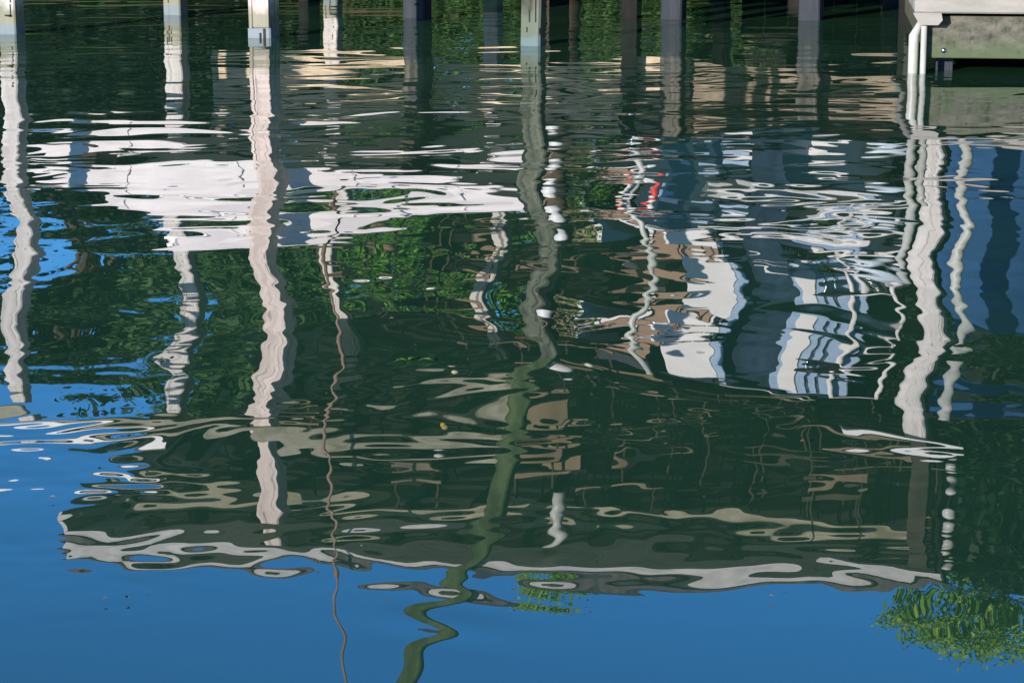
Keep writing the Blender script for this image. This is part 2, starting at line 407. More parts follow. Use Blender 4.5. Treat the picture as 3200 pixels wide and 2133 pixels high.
for a in [
    ('dark evergreen tree at the far left of the bank', -10.6, 47, 1.4, 3.9, 2.6, 'leaf_shade', 14000),
    ('tall tree at the far left whose high boughs hang over the dark trees', -8.4, 46, 1.4, 6.8, 2.5, 'leaf_dark', 16000, 0.11, 'trees on the far bank', 0.84, 0.28),
    ('dark rounded tree second from the left on the bank', -7.4, 44, 1.4, 3.9, 2.4, 'leaf_shade', 14000),
    ('mid green tree behind the pale left posts', -5.2, 46, 1.8, 8.2, 2.3, 'leaf_mid', 17000, 0.12),
    ('tall mid green tree left of the covered walkway', -3.3, 43, 1.6, 7.4, 2.1, 'leaf_mid', 17000, 0.12),
    ('dark tree hidden behind the covered walkway roof', -0.6, 49, 2.0, 7.5, 2.6, 'leaf_dark'),
    ('dark tree behind the lifted motor boat', 5.0, 37.5, 1.0, 5.6, 2.3, 'leaf_dark'),
    ('tall light green tree rising over the right end of the roof', 7.0, 34.8, 0.2, 10.3, 2.7, 'leaf_light', 34000, 0.045, 'trees on the far bank', 0.60, 0.3),
    ('light green tree whose top shows over the middle of the roof', 0.70, 31.5, -0.3, 8.75, 0.8, 'leaf_light', 14000, 0.04, 'trees on the far bank', 0.66, 0.5),
    ('dark tree below the light green crown at the right', 6.3, 31.4, -0.2, 8.3, 2.3, 'leaf_shade', 34000, 0.09),
    ('dark tall tree at the right end of the bank', 9.6, 34.6, 0.3, 8.6, 2.4, 'leaf_dark', 9000, 0.12),
    ('big dark tree added unseen on the right shore to block sky', 11.5, 24.0, -0.3, 13.0, 4.4, 'leaf_dark', 14000, 0.3),  # the right shore trees are added out of view to cut sky fill
    ('second big dark tree added unseen on the right shore to block sky', 11.0, 16.0, -0.3, 13.0, 4.4, 'leaf_dark', 14000, 0.3),
    ('fourth big dark tree added unseen on the right shore to block sky', 11.0, 0.5, -0.3, 13.0, 4.6, 'leaf_dark', 14000, 0.3),
    ('fifth big dark tree added unseen on the right shore to block sky', 10.5, -7.5, -0.3, 13.0, 4.6, 'leaf_dark', 14000, 0.3),
    ('third big dark tree added unseen on the right shore to block sky', 11.5, 8.0, -0.3, 13.0, 4.4, 'leaf_dark', 14000, 0.3),
]: tree(*a)
for k, (x, y, z0, rx, rz_, m, lab) in enumerate([
    (-9.5, 36.5, 0.6, 1.7, 1.6, 'leaf_shade', 'dark bush at the far left of the shore'),
    (-6.6, 35.5, 0.4, 1.8, 1.5, 'leaf_shade', 'wide dark bush behind the leftmost post'),
    (-4.4, 36.5, 0.5, 1.6, 1.8, 'leaf_shade', 'dark bush between the two left posts'),
    (-2.3, 36.0, 0.5, 1.3, 2.2, 'leaf_mid', 'mid green bush left of the bright bush'),
    (-1.7, 37.0, 0.6, 1.5, 4.9, 'leaf_bright', 'tall bright green bush seen under the left side of the walkway roof'),
    (0.2, 37.0, 0.6, 1.5, 4.7, 'leaf_bright', 'tall bright green bush seen under the right side of the walkway roof'),
    (-0.6, 35.6, 0.3, 1.2, 1.6, 'leaf_mid', 'low mid green bush at the foot of the two tall bushes'),
    (1.5, 36.0, 0.3, 1.2, 1.3, 'leaf_mid', 'low mid green bush on the shore behind the olive piling'),
    (3.3, 35.5, 0.3, 1.3, 1.3, 'leaf_mid', 'low mid green bush behind the motor boat'),
]): bush(lab, x, y, z0, rx, rz_, m, 9000 if m != 'leaf_shade' else 5000, 0.06 if m != 'leaf_shade' else 0.12)

# ------------------------------------------------------------------ tan house on the bank
def house():
    root = thing('tan_house', 'tan sided house with a dark shingle roof on the bank behind the boat', 'house', (4.1, 43.5, 1.7), R(-6))
    part('wall', 'house_tan', root, MB().box((0, 0, 2.4), (6.4, 5.0, 5.4)))
    part('roof', 'shingle', root, MB().loft([[(-3.6, -2.9, 5.1), (3.6, -2.9, 5.1), (3.6, 0, 6.6), (-3.6, 0, 6.6)], [(-3.6, 2.9, 5.1), (3.6, 2.9, 5.1), (3.6, 0.05, 6.6), (-3.6, 0.05, 6.6)]]))
    for i, x in enumerate((-2.0, 0.1, 2.1)):
        for z in (1.6, 3.8):
            wn = part('window', 'glass_dark', root, MB().box((x, -2.52, z), (0.9, 0.06, 1.2)))
            f = MB()
            for sx in (-1, 1): f.box((x + sx * 0.49, -2.54, z), (0.08, 0.09, 1.36))
            for sz in (-1, 1): f.box((x, -2.54, z + sz * 0.64), (0.9, 0.09, 0.08))
            part('frame', 'white_paint', wn, f)
house()

# ------------------------------------------------------------------ tarred bulkhead, right
def bulkhead():
    root = thing('tarred_bulkhead', 'low black tarred timber bulkhead in the shade on the right shore', 'bulkhead', (5.6, 27.2, 0), YAW)
    for k in range(24):
        part('board', 'tar', root, MB().box((-2.9 + 0.26 * k, 0, 0.0 + 0.01 * (k % 3)), (0.25, 0.07, 1.35)))
    part('cap', 'tar', root, MB().box((0.1, 0, 0.72), (6.4, 0.2, 0.08)))
bulkhead()

# ------------------------------------------------------------------ timber posts
def square_post(label, x, y, wd, z1, m, rz=R(-19), z0=-1.6, lean=(0, 0), group='square timber posts of the boathouse'):
    root = thing('timber_post', label, 'post', (x, y, 0), rz, group)
    rings = []
    n = 9
    for i in range(n + 1):
        f = i / n; z = z0 + (z1 - z0) * f
        k = wd / 2 * (1 + 0.02 * math.sin(i * 1.7 + x * 5)); c = wd * 0.07
        ox = lean[0] * f + 0.004 * math.sin(i * 2.1 + x); oy = lean[1] * f
        rings.append([(ox + px, oy + py, z) for px, py in ((-k, -k + c), (-k + c, -k), (k - c, -k), (k, -k + c), (k, k - c), (k - c, k), (-k + c, k), (-k, k - c))])
    part('shaft', m, root, MB().loft(rings))
    return root

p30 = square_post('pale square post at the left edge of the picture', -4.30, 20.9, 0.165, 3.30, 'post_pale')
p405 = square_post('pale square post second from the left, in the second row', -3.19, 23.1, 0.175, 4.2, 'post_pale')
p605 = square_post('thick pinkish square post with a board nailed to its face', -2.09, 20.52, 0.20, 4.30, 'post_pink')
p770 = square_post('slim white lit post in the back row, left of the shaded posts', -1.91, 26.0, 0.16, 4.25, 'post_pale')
p960 = square_post('short shaded brown post in front of the dock fascia, left of the olive piling', -0.88, 22.7, 0.215, 1.12, 'post_shade')
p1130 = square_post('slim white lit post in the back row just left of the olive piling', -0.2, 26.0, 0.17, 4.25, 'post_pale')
p1545 = square_post('short shaded blue grey post in front of the dock fascia, right of the olive piling', 1.5, 22.6, 0.20, 1.12, 'post_shade')
p1630 = square_post('slanting grey post in the back row right of the shaded posts', 2.12, 25.6, 0.17, 4.25, 'post_shade', lean=(0.25, 0))
p1850 = square_post('dim dark post standing in the shade under the boat', 2.75, 22.4, 0.2, 1.12, 'post_shade')
p2000 = square_post('thin dark post in the deep shade beside the right dock', 3.72, 24.0, 0.13, 1.1, 'post_shade')
# the board nailed on the face of the thick post, two lengths with a step between them, and its bolt
part('nailed_board', 'post_pink', p605, MB().box((0.024, -0.109, 2.1), (0.148, 0.030, 4.02), bev=0.004))
part('nailed_board', 'post_pink', p605, MB().box((-0.026, -0.108, -0.6), (0.142, 0.026, 1.36), bev=0.004))
part('gap', 'black', p605, MB().box((-0.056, -0.101, 0.6), (0.012, 0.02, 1.05)))
part('gap', 'black', p605, MB().box((0.051, -0.101, -0.2), (0.012, 0.02, 0.56)))
part('bolt', 'black', p605, MB().box((0.020, -0.123, 0.022), (0.016, 0.016, 0.045), bev=0.004))
for pp, q in ((p30, 0.083), (p405, 0.088), (p770, 0.08)):
    for k in range(3):
        part('crack', 'black', pp, MB().box((random.uniform(-0.05, 0.05), -q, random.uniform(0.1, 0.35)), (0.008, 0.012, random.uniform(0.06, 0.16))))
for pp, zz in ((p30, 0.16), (p405, 0.3), (p960, 0.13)):
    part('bolt', 'black', pp, MB().box((0.03, -0.105 if pp != p960 else -0.115, zz), (0.05, 0.02, 0.014), bev=0.003))

# tall crooked olive piling in the middle
def olive_piling():
    root = thing('crooked_piling', 'tall olive mossy piling in the middle, its top bent to the left', 'piling', (0.17, 19.74, 0))
    path = [(-1.6, 0, .085), (0, 0, .084), (1.0, 0.02, .083), (1.9, 0.09, .082), (2.6, 0.17, .080), (2.95, 0.06, .080), (3.3, -0.20, .082), (3.65, -0.28, .082), (4.0, -0.30, .082),
            (4.4, -0.55, .085), (4.8, -0.80, .083), (5.2, -1.0, .08), (5.7, -1.22, .078), (6.2, -1.4, .075), (6.7, -1.55, .07)]
    rings = []
    path = path[:5] + [(2.78, 0.14, .080)] + path[5:]
    for z, ox, k in path:
        c = k * 0.2
        ca, sa = math.cos(R(-18)), math.sin(R(-18))
        rings.append([(ox + px * ca - py * sa, px * sa + py * ca, z) for px, py in ((-k, -k + c), (-k + c, -k), (k - c, -k), (k, -k + c), (k, k - c), (k - c, k), (-k + c, k), (-k, k - c))])
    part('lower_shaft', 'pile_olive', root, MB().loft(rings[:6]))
    part('upper_shaft', 'moss_dark', root, MB().loft(rings[5:]))
    for cx, cz, ch in ((-0.03, 0.24, 0.10), (0.02, 0.3, 0.22), (0.05, 0.12, 0.05), (-0.05, 0.13, 0.04)):
        part('crack', 'black', root, MB().box((cx, -0.082 - cx * 0.32, cz), (0.009, 0.02, ch)))
    part('rope_wrap', 'bamboo', root, MB().tube([(0.125 * math.cos(a * 0.5), 0.125 * math.sin(a * 0.5), 2.02 + 0.006 * a) for a in range(40)], 0.012, 6))
olive_piling()

# ------------------------------------------------------------------ boathouse roof
def roof_main():
    O = (0.0, 19.92, 0.2)
    root = thing('hipped_boathouse_roof', 'low hipped grey shingle roof of the boathouse with white fascia boards', 'roof', O, YAW)
    u0, u1, v0, v1, ze = -4.0, 3.62, 0.0, 7.7, 4.30
    # ceiling boards run across, the pale ones standing in for light off the water
    n = 30; dv = (v1 - v0 - 0.1) / n
    for k in range(n):
        m = 'soffit' if k < 2 else 'ceiling_lit' if k in (3, 5, 7, 10, 12, 15, 18, 20, 22, 25, 27) else 'ceiling_dark'
        o = part('ceiling_board', m, root, MB().box(((u0 + u1) / 2, v0 + 0.05 + dv * (k + 0.5), 4.235), (u1 - u0 - 0.1, dv - 0.015, 0.03)))
    for k in range(13):
        part('joist', 'joist', root, MB().box((u0 + 0.35 + k * 0.61, (v0 + v1) / 2 + 0.28, 4.15), (0.05, v1 - v0 - 0.7, 0.13)))
    for v in (0.85, 3.5, 6.9):
        part('cross_beam', 'joist' if v > 1 else 'beam_tan', root, MB().box(((u0 + u1) / 2, v, 4.02), (u1 - u0 - 0.3, 0.14, 0.14)))
    rr = random.Random(3)
    for k in range(30):  # boards added to catch sun, imitating light patches on the ceiling
        v = 0.9 + 6.6 * (k / 30.0); L = rr.uniform(0.25, 1.0); uc = rr.uniform(-2.7, 3.2) if v > 2.6 else rr.uniform(-2.7, 0.4)
        top = 4.36 - 0.30 * v; hh = rr.uniform(0.03, 0.08); z = max(2.55, top - rr.uniform(0.05, 0.35)) - 0.2
        part('light_patch_board', rr.choice(['board_brown', 'board_brown', 'ceiling_dark']), root, MB().box((uc, v, z), (L, 0.05, hh), ry=rr.uniform(-0.06, 0.06)))
        for q in (uc - L * 0.4, uc + L * 0.4): part('hanger', 'joist', root, MB().box((q, v + 0.035, (z + 4.2) / 2), (0.02, 0.02, 4.22 - z)))
    for k in range(20):  # thinner added boards, standing in for faint light streaks overhead
        v = 0.75 + 1.9 * (k / 20.0); L = rr.uniform(0.3, 1.1); uc = rr.uniform(0.7, 3.2)
        z = 4.1 - 0.28 * v - rr.uniform(0.0, 0.3)
        part('light_patch_board', rr.choice(['ceiling_dark', 'joist', 'board_brown']), root, MB().box((uc, v, z), (L, 0.04, rr.uniform(0.02, 0.05)), ry=rr.uniform(-0.08, 0.08)))
        for q in (uc - L * 0.4, uc + L * 0.4): part('hanger', 'joist', root, MB().box((q, v + 0.03, (z + 4.2) / 2), (0.015, 0.015, 4.22 - z)))
    fz, fh = 4.255, 0.115
    part('fascia', 'fascia_grey', root, MB().box(((u0 + u1) / 2, v0, fz), (u1 - u0, 0.035, fh)))
    part('fascia', 'fascia_grey', root, MB().box(((u0 + u1) / 2, v1, fz), (u1 - u0, 0.035, fh)))
    part('fascia', 'fascia_grey', root, MB().box((u0, (v0 + v1) / 2, fz - 0.06), (0.035, v1 - v0 - 0.04, fh + 0.12)))
    part('side_soffit', 'fascia_grey', root, MB().box((u0 + 0.29, (v0 + v1) / 2, 4.205), (0.50, v1 - v0 - 0.3, 0.02)))
    part('fascia', 'fascia_grey', root, MB().box((u1, (v0 + v1) / 2, fz), (0.035, v1 - v0 - 0.04, fh)))
    e = 0.06; zr = 5.58; um = (u0 + u1) / 2
    a, b, c, d = (u0 - e, v0 - e, ze + .03), (u1 + e, v0 - e, ze + .03), (u1 + e, v1 + e, ze + .03), (u0 - e, v1 + e, ze + .03)
    r0, r1 = (um, v0 + 3.6, zr), (um, v1 - 3.3, zr)
    mb = MB(); mb.poly([a, b, r0]); mb.poly([b, c, r1, r0]); mb.poly([c, d, r1]); mb.poly([d, a, r0, r1])
    mb.poly([a, d, c, b])
    part('shingle_roof', 'shingle', root, mb)
    part('drip_edge', 'shingle', root, MB().box((um, v0 - 0.05, ze + 0.035), (u1 - u0 + 0.12, 0.03, 0.05)))
    part('drip_edge', 'shingle', root, MB().box((u0 - 0.05, (v0 + v1) / 2, ze + 0.035), (0.03, v1 - v0 + 0.1, 0.05)))
roof_main()

def walkway_roof():
    O = Vector((0.0, 19.92, 0.2)) + V * 7.9
    root = thing('walkway_roof', 'dark board roof over the walkway leading from the boathouse to the shore', 'roof', O, YAW)
    u0, u1, v1 = -3.4, -0.45, 6.6
    n = 22
    for k in range(n):
        dv = v1 / n
        m = 'ceiling_lit' if k in (3, 4, 8, 12, 13, 17) else 'ceiling_dark'
        part('ceiling_board', m, root, MB().box(((u0 + u1) / 2, dv * (k + .5), 4.23), (u1 - u0, dv - 0.015, 0.03)))
    for u in (u0 + 0.1, u1 - 0.1):
        part('side_beam', 'joist', root, MB().box((u, v1 / 2, 4.1), (0.12, v1, 0.2)))
    um = (u0 + u1) / 2
    mb = MB().loft([[(u0 - .1, 0, 4.28), (u1 + .1, 0, 4.28), (um, 0, 4.9)], [(u0 - .1, v1 + .1, 4.28), (u1 + .1, v1 + .1, 4.28), (um, v1 + .1, 4.9)]])
    part('shingle_roof', 'shingle', root, mb)
walkway_roof()

def side_roof():
    root = thing('lean_to_roof', 'flat dark lean-to roof with a white edge board on the left posts', 'roof', (0, 0, 0))
    part('soffit', 'ceiling_dark', root, MB().prism([(-4.0, 20.80), (-3.0, 20.55), (-2.7, 21.9), (-4.0, 21.9)], 3.54, 3.60))
    part('edge_board', 'white_paint', root, MB().loft([[(-7.2, 21.42, 3.535), (-7.2, 21.40, 3.535), (-7.2, 21.40, 3.63), (-7.2, 21.42, 3.63)], [(-3.02, 20.52, 3.535), (-3.02, 20.50, 3.535), (-3.02, 20.50, 3.63), (-3.02, 20.52, 3.63)]]))
    part('felt', 'shingle', root, MB().prism([(-4.05, 20.74), (-3.0, 20.48), (-2.65, 21.95), (-4.05, 21.95)], 3.632, 3.66))
side_roof()

def header(label, a, b, z0, z1, m, th=0.09, name='header_beam'):
    a = Vector(a); b = Vector(b); d = b - a; L = d.length
    o = MB().box((0, 0, 0), (L, th, z1 - z0), bev=0.006).build(name, m)
    o.location = ((a.x + b.x) / 2, (a.y + b.y) / 2, (z0 + z1) / 2); o.rotation_euler = (0, 0, math.atan2(d.y, d.x))
    tag(o, label, 'beam'); return o
header('long pale tan header beam nailed across the left posts', (-7.0, 21.05, 0), (0.0, 20.06, 0), 3.32, 3.45, 'beam_tan')
header('short pale header beam on the right dock post', (2.75, 19.37, 0), (3.7, 19.21, 0), 3.22, 3.29, 'white_paint')

# ------------------------------------------------------------------ dock behind the posts
def middle_dock():
    O = Vector((0.0, 23.0, 0))
    root = thing('boathouse_dock', 'weathered grey plank dock behind the short posts under the boathouse', 'dock', O, YAW)
    u0, u1 = -2.95, 4.6
    segs = [(-2.95, -0.75), (-0.75, 1.7), (1.7, 4.6)]
    for j, (z0, z1) in enumerate(((0.45, 0.61), (0.68, 0.85), (0.92, 1.09))):
        for (a, b) in segs:
            part('fascia_board', 'plank_lifted' if a < 1 else 'plank_grey', root, MB().box(((a + b) / 2, 0.0 + 0.012 * ((j + int(a)) % 2), (z0 + z1) / 2), (b - a - 0.012, 0.045, z1 - z0), bev=0.004))
    for k in range(52):
        part('deck_plank', 'plank_grey', root, MB().box((u0 + 0.0725 + k * 0.145, 1.0, 1.135), (0.137, 2.1, 0.04)))
    for u in (-2.4, 0.2, 2.6, 4.3):
        part('dock_leg', 'tar', root, MB().box((u, 1.7, 0.2), (0.18, 0.18, 1.8)))
middle_dock()

# ------------------------------------------------------------------ right dock, its corner in view
def right_dock():
    O = Vector((2.93, 17.45, 0))
    root = thing('corner_dock', 'mossy plank dock with a thick white cap at the upper right corner', 'dock', O, R(-7))
    L, Dp = 6.0, 4.4
    part('white_cap', 'cap_white', root, MB().box((L / 2 - 0.05, -0.02, 0.50), (L, 0.20, 0.135), bev=0.012))
    part('white_cap', 'cap_white', root, MB().box((0.05, Dp / 2 + 0.1, 0.50), (0.2, Dp, 0.135), bev=0.012))
    part('front_board', 'plank_green', root, MB().box((L / 2 + 0.03, 0.03, 0.255), (L, 0.05, 0.30), bev=0.006))
    part('side_board', 'plank_green', root, MB().box((0.08, Dp / 2 + 0.1, 0.255), (0.05, Dp, 0.30), bev=0.006))
    part('bearer', 'tar', root, MB().box((L / 2, 0.16, 0.40), (L - 0.1, 0.1, 0.1)))
    for k in range(36):
        part('deck_plank', 'plank_grey', root, MB().box((0.24 + k * 0.16, Dp / 2 + 0.12, 0.545), (0.152, Dp - 0.1, 0.035)))
    for u, v in ((0.19, 0.28), (2.6, 0.5), (4.9, 0.5), (0.3, 4.0), (2.6, 4.0)):
        part('dock_leg', 'post_shade', root, MB().box((u, v, -0.35), (0.12, 0.12, 1.6)))
    part('back_board', 'tar', root, MB().box((L / 2, Dp + 0.1, 0.1), (L, 0.05, 0.85)))
    part('bolt', 'steel', root, MB().ball((0.17, -0.0, 0.16), (0.02, 0.012, 0.02), 8))
right_dock()
def corner_pipes():
    root = thing('corner_pipe_fender', 'pair of white plastic pipes with a rounded bracket at the dock corner', 'fender', (2.885, 17.42, 0), R(-7))
    part('pipe', 'pvc', root, MB().tube([(-0.005, -0.02, -0.8), (-0.005, -0.02, 0.27), (0.035, -0.02, 0.36)], [0.036, 0.036, 0.02], 14))
    part('pipe', 'pvc', root, MB().tube([(0.065, -0.04, -0.8), (0.065, -0.04, 0.415)], 0.022, 14))
    part('bracket', 'cap_white', root, MB().loft([[(-0.02, -0.1, 0.435), (0.03, -0.1, 0.35), (0.16, -0.1, 0.35), (0.19, -0.1, 0.385), (0.18, -0.1, 0.435)], [(-0.02, 0.0, 0.435), (0.03, 0.0, 0.35), (0.16, 0.0, 0.35), (0.19, 0.0, 0.385), (0.18, 0.0, 0.435)]]))
    part('upper_pipe', 'pvc', root, MB().tube([(0.0, -0.03, 0.57), (0.0, -0.03, 1.35)], 0.034, 14))
    part('upper_pipe', 'pvc', root, MB().tube([(0.085, -0.03, 0.57), (0.085, -0.03, 1.1)], 0.028, 14))
corner_pipes()
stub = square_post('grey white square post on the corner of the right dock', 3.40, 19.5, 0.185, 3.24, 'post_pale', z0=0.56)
part('post_top_shade', 'joist', stub, MB().box((0, 0.02, 3.77), (0.15, 0.15, 1.06)))  # upper length of the post, roof shade put into its dark colour
def guide_pole(label, pts, rad):
    root = thing('guide_pole', label, 'pole', pts[0], 0, 'white plastic guide poles')
    p0 = Vector(pts[0]); q = [tuple(Vector(a) - p0) for a in pts]
    part('pipe', 'pvc', root, MB().tube(q, rad, 16))
    part('end_cap', 'pvc', root, MB().tube([q[-1], tuple(Vector(q[-1]) + Vector((0, 0, 0.05)))], rad * 1.15, 16))
    part('foot', 'steel', root, MB().tube([(0, 0, -0.04), (0, 0, 0.06)], rad * 1.5, 12))
    if pts[0][2] > 0.8: part('bracket_arm', 'steel', root, MB().tube([(0, 0, 0.02), (0.0, 2.15, 0.02)], 0.02, 8))
    return root
guide_pole('white plastic guide pole standing on the right dock before the blue tarpaulin', [(3.47, 18.45, 0.58), (3.47, 18.45, 1.6), (3.45, 18.45, 2.55)], 0.042)
guide_pole('white plastic guide pole left of the motor boat', [(1.02, 20.4, 0.86), (1.03, 20.4, 1.0), (1.12, 20.4, 2.1), (1.23, 20.4, 2.84)], 0.033)

# ------------------------------------------------------------------ upturned skiff on its cross beams
def skiff():
    root = thing('upturned_skiff', 'white skiff stored upside down on cross beams behind the left posts', 'skiff', (-2.2, 21.55, 1.07), YAW)
    L0, L1, Hh = -2.35, 2.42, 0.64
    rings = []
    n = 14
    for i in range(n + 1):
        f = i / n; x = L0 + (L1 - L0) * f
        b = 0.80 * (1 - (1 - f) ** 2.4) * (1 - 0.12 * f ** 3) + 0.02       # half beam, bow at the left
        hh = Hh * min(1.0, 0.03 + (f / 0.34)) ** 0.85
        rings.append([(x, -b, 0), (x, -b * 0.985, hh * 0.30), (x, -b * 0.93, hh * 0.66), (x, -b * 0.80, hh * 0.90), (x, -b * 0.45, hh * 0.985), (x, 0, hh * 1.01), (x, b * 0.45, hh * 0.985), (x, b * 0.80, hh * 0.90), (x, b * 0.93, hh * 0.66), (x, b * 0.985, hh * 0.30), (x, b, 0)])
    part('hull', 'hull_white', root, MB().loft(rings, smooth=False))
    rub = [(r[0][0], r[0][1] - 0.012, 0.03) for r in rings]
    part('rub_rail', 'white_paint', root, MB().tube(rub, 0.022, 8))
    for x in (-1.15, -0.1, 0.95, 1.9):
        f = (x - L0) / (L1 - L0); b = 0.80 * (1 - (1 - f) ** 2.4) * (1 - 0.12 * f ** 3) + 0.02
        part('seam_batten', 'hull_white', root, MB().box((x, -b - 0.001, 0.21), (0.012, 0.010, 0.33)))
    part('keel', 'white_paint', root, MB().box((0.7, 0, Hh + 0.03), (3.3, 0.035, 0.05)))
    for u in (-1.3, 1.5):
        o = header('cross beam under the bow of the upturned skiff' if u < 0 else 'cross beam under the stern of the upturned skiff',
               Vector((-2.2, 21.55, 0)) + U * u - V * 1.0, Vector((-2.2, 21.55, 0)) + U * u + V * 1.3, 0.94, 1.065, 'joist', 0.12, 'cross_beam')
skiff()

def fender(label, x, y, z0, z1, r):
    root = thing('hanging_fender', label, 'fender', (x, y, z0), 0, 'white fenders tied to the olive piling')
    h = z1 - z0
    part('body', 'white_paint', root, MB().tube([(0, 0, 0), (0, 0, 0.03), (0, 0, 0.07), (0, 0, h - 0.07), (0, 0, h - 0.03), (0, 0, h)], [r * 0.3, r * 0.8, r, r, r * 0.8, r * 0.3], 16))
    part('line', 'bamboo', root, MB().tube([(0, 0, h - 0.01), (-0.09, 0.14, h + 0.2)], 0.008, 6))
fender('upper white fender tied beside the olive piling', 0.345, 19.55, 1.17, 1.66, 0.062)
fender('lower white fender tied beside the olive piling', 0.34, 19.55, 0.73, 0.98, 0.062)

# slim whip of bamboo beside the skiff
root = thing('bamboo_rod', 'thin brown bamboo rod held upright on the side of the white skiff', 'rod', (-1.50, 19.9, 1.5))
part('shaft', 'bamboo', root, MB().tube([(0, 0, 0), (-0.02, 0, 0.95), (-0.05, 0, 2.05), (-0.02, 0, 3.25), (0.10, 0, 4.25), (0.20, 0, 5.05)], [0.017, 0.016, 0.015, 0.013, 0.011, 0.009], 8))
part('holder_arm', 'joist', root, MB().tube([(0, -0.02, 0.04), (0, 0.95, -0.06)], 0.018, 8))

# ------------------------------------------------------------------ motor boat on its lift
def motor_boat():
    O = Vector((2.32, 21.6, 0))
    root = thing('motor_boat', 'dark hulled motor boat with white trim and blue canvas raised on a lift', 'boat', O, R(-4))
    Lx = 1.22
    rings = []
    for i in range(9):
        f = i / 8; y = 6.0 * f
        b = Lx * (1 - max(0, f - 0.35) ** 2 * 2.2)
        b = max(0.05, b); kz = 0.92 + 0.35 * max(0, f - 0.5)
        rings.append([(-b, y, 1.86 + 0.25 * f), (-b * 0.98, y, 1.5 + .2 * f), (-b * 0.9, y, 1.14 + .15 * f), (0, y, kz), (b * 0.9, y, 1.14 + .15 * f), (b * 0.98, y, 1.5 + .2 * f), (b, y, 1.86 + .25 * f)])
    part('hull', 'hull_navy', root, MB().loft(rings))
    # white trim on the transom and sides
    part('boot_stripe', 'white_paint', root, MB().box((0.15, -0.02, 1.10), (1.1, 0.04, 0.07), bev=0.02))
    part('gunwale', 'white_paint', root, MB().box((0, -0.05, 1.80), (2.5, 0.12, 0.09), bev=0.03))
    part('swim_platform', 'white_paint', root, MB().box((0.15, -0.35, 1.56), (1.55, 0.55, 0.10), bev=0.04))
    part('swim_platform_pad', 'pale_blue', root, MB().box((0.55, -0.38, 1.64), (0.6, 0.45, 0.05), bev=0.02))
    e = part('outboard', 'navy', root, MB().loft([[(-0.16, -0.45, 1.02), (0.10, -0.45, 1.02), (0.10, -0.2, 1.02), (-0.16, -0.2, 1.02)], [(-0.2, -0.62, 1.9), (0.14, -0.62, 1.9), (0.14, -0.1, 1.9), (-0.2, -0.1, 1.9)], [(-0.2, -0.62, 2.5), (0.16, -0.62, 2.5), (0.16, -0.1, 2.5), (-0.2, -0.1, 2.5)], [(-0.14, -0.5, 2.62), (0.1, -0.5, 2.62), (0.1, -0.15, 2.62), (-0.14, -0.15, 2.62)]]))
    part('engine_band', 'white_paint', e, MB().box((-0.03, -0.63, 2.2), (0.3, 0.02, 0.03)))
    # canvas enclosure, steel frame
    part('canvas_curtain', 'navy', root, MB().loft([[(x, 0.5 + 0.03 * math.sin(9 * x), z) for x in (-0.42, -0.3, -0.18, -0.05, 0.08, 0.2)] + [(x, 0.56 + 0.03 * math.sin(9 * x), z) for x in (0.2, 0.08, -0.05, -0.18, -0.3, -0.42)] for z in (1.85, 2.4, 3.02)]))
    pc = part('window_panel', 'pale_blue', root, MB().box((0.52, 0.42, 2.60), (0.72, 0.03, 0.86), bev=0.01))
    part('white_strip', 'white_paint', pc, MB().box((0.32, 0.39, 2.60), (0.16, 0.02, 0.80), bev=0.006))
    for xx in (0.48, 0.58, 0.70):
        part('zip', 'steel', pc, MB().tube([(xx, 0.385, 2.2), (xx + 0.02, 0.385, 3.0)], 0.014, 8))
    part('top_canvas', 'navy', root, MB().box((0.1, 1.2, 3.10), (2.2, 1.8, 0.06), bev=0.02))
    fr = MB()
    for (a, b) in (((0.72, 0.3, 1.85), (0.72, 0.3, 3.16)), ((0.86, 0.3, 1.85), (0.84, 0.3, 2.62)), ((1.16, 0.3, 1.85), (1.16, 0.3, 3.16)), ((0.72, 0.3, 3.14), (1.18, 0.3, 3.11)), ((0.72, 0.3, 2.68), (1.16, 0.3, 2.70)), ((0.80, 0.3, 2.22), (1.16, 0.3, 2.22))):
        fr.tube([a, b], 0.026, 10)
    part('rail_frame', 'white_paint', root, fr)
    ld = MB()
    for k in range(6): ld.tube([(0.84, 0.34, 2.28 + 0.06 * k), (1.14, 0.34, 2.28 + 0.06 * k)], 0.011, 8)
    part('ladder_rungs', 'steel', root, ld)
    part('bolster', 'black', root, MB().ball((0.60, 0.28, 2.64), (0.24, 0.1, 0.055)))
    part('cushion', 'sky_blue_vinyl', root, MB().ball((0.98, -0.2, 2.03), (0.28, 0.14, 0.115)))
    part('cushion', 'sky_blue_vinyl', root, MB().ball((1.03, -0.2, 1.30), (0.22, 0.12, 0.075)))
    # leaning seat box and white board at the left
    sb = part('seat_box', 'white_paint', root, MB().box((-0.68, 0.1, 2.12), (0.50, 0.4, 0.34), bev=0.03))
    part('seat_side', 'pale_blue', sb, MB().box((-0.415, 0.1, 2.12), (0.03, 0.36, 0.32)))
    wb = part('white_board', 'white_paint', root, MB().box((-0.60, 0.05, 2.74), (0.44, 0.05, 0.58), bev=0.01))
    part('board_edge', 'pale_blue', wb, MB().box((-0.335, 0.06, 2.74), (0.085, 0.06, 0.60), bev=0.01))
    lg = MB()
    for xx in (-0.76, -0.40): lg.tube([(xx, 0.08, 2.36), (xx - 0.01, 0.08, 3.12)], 0.016, 8)
    part('board_leg', 'steel', root, lg)
    part('grab_rail', 'steel', root, MB().tube([(-1.1, -0.02, 1.95), (-0.9, -0.06, 2.0), (-0.2, -0.06, 2.0), (0.0, -0.02, 1.92)], 0.018, 8))
    for k, (xx, zz) in enumerate(((-0.86, 1.36), (-0.55, 1.38), (-0.30, 1.20))):
        part('hull_decal', 'pale_blue', root, MB().box((xx, -0.03, zz), (0.24, 0.02, 0.10), bev=0.008))
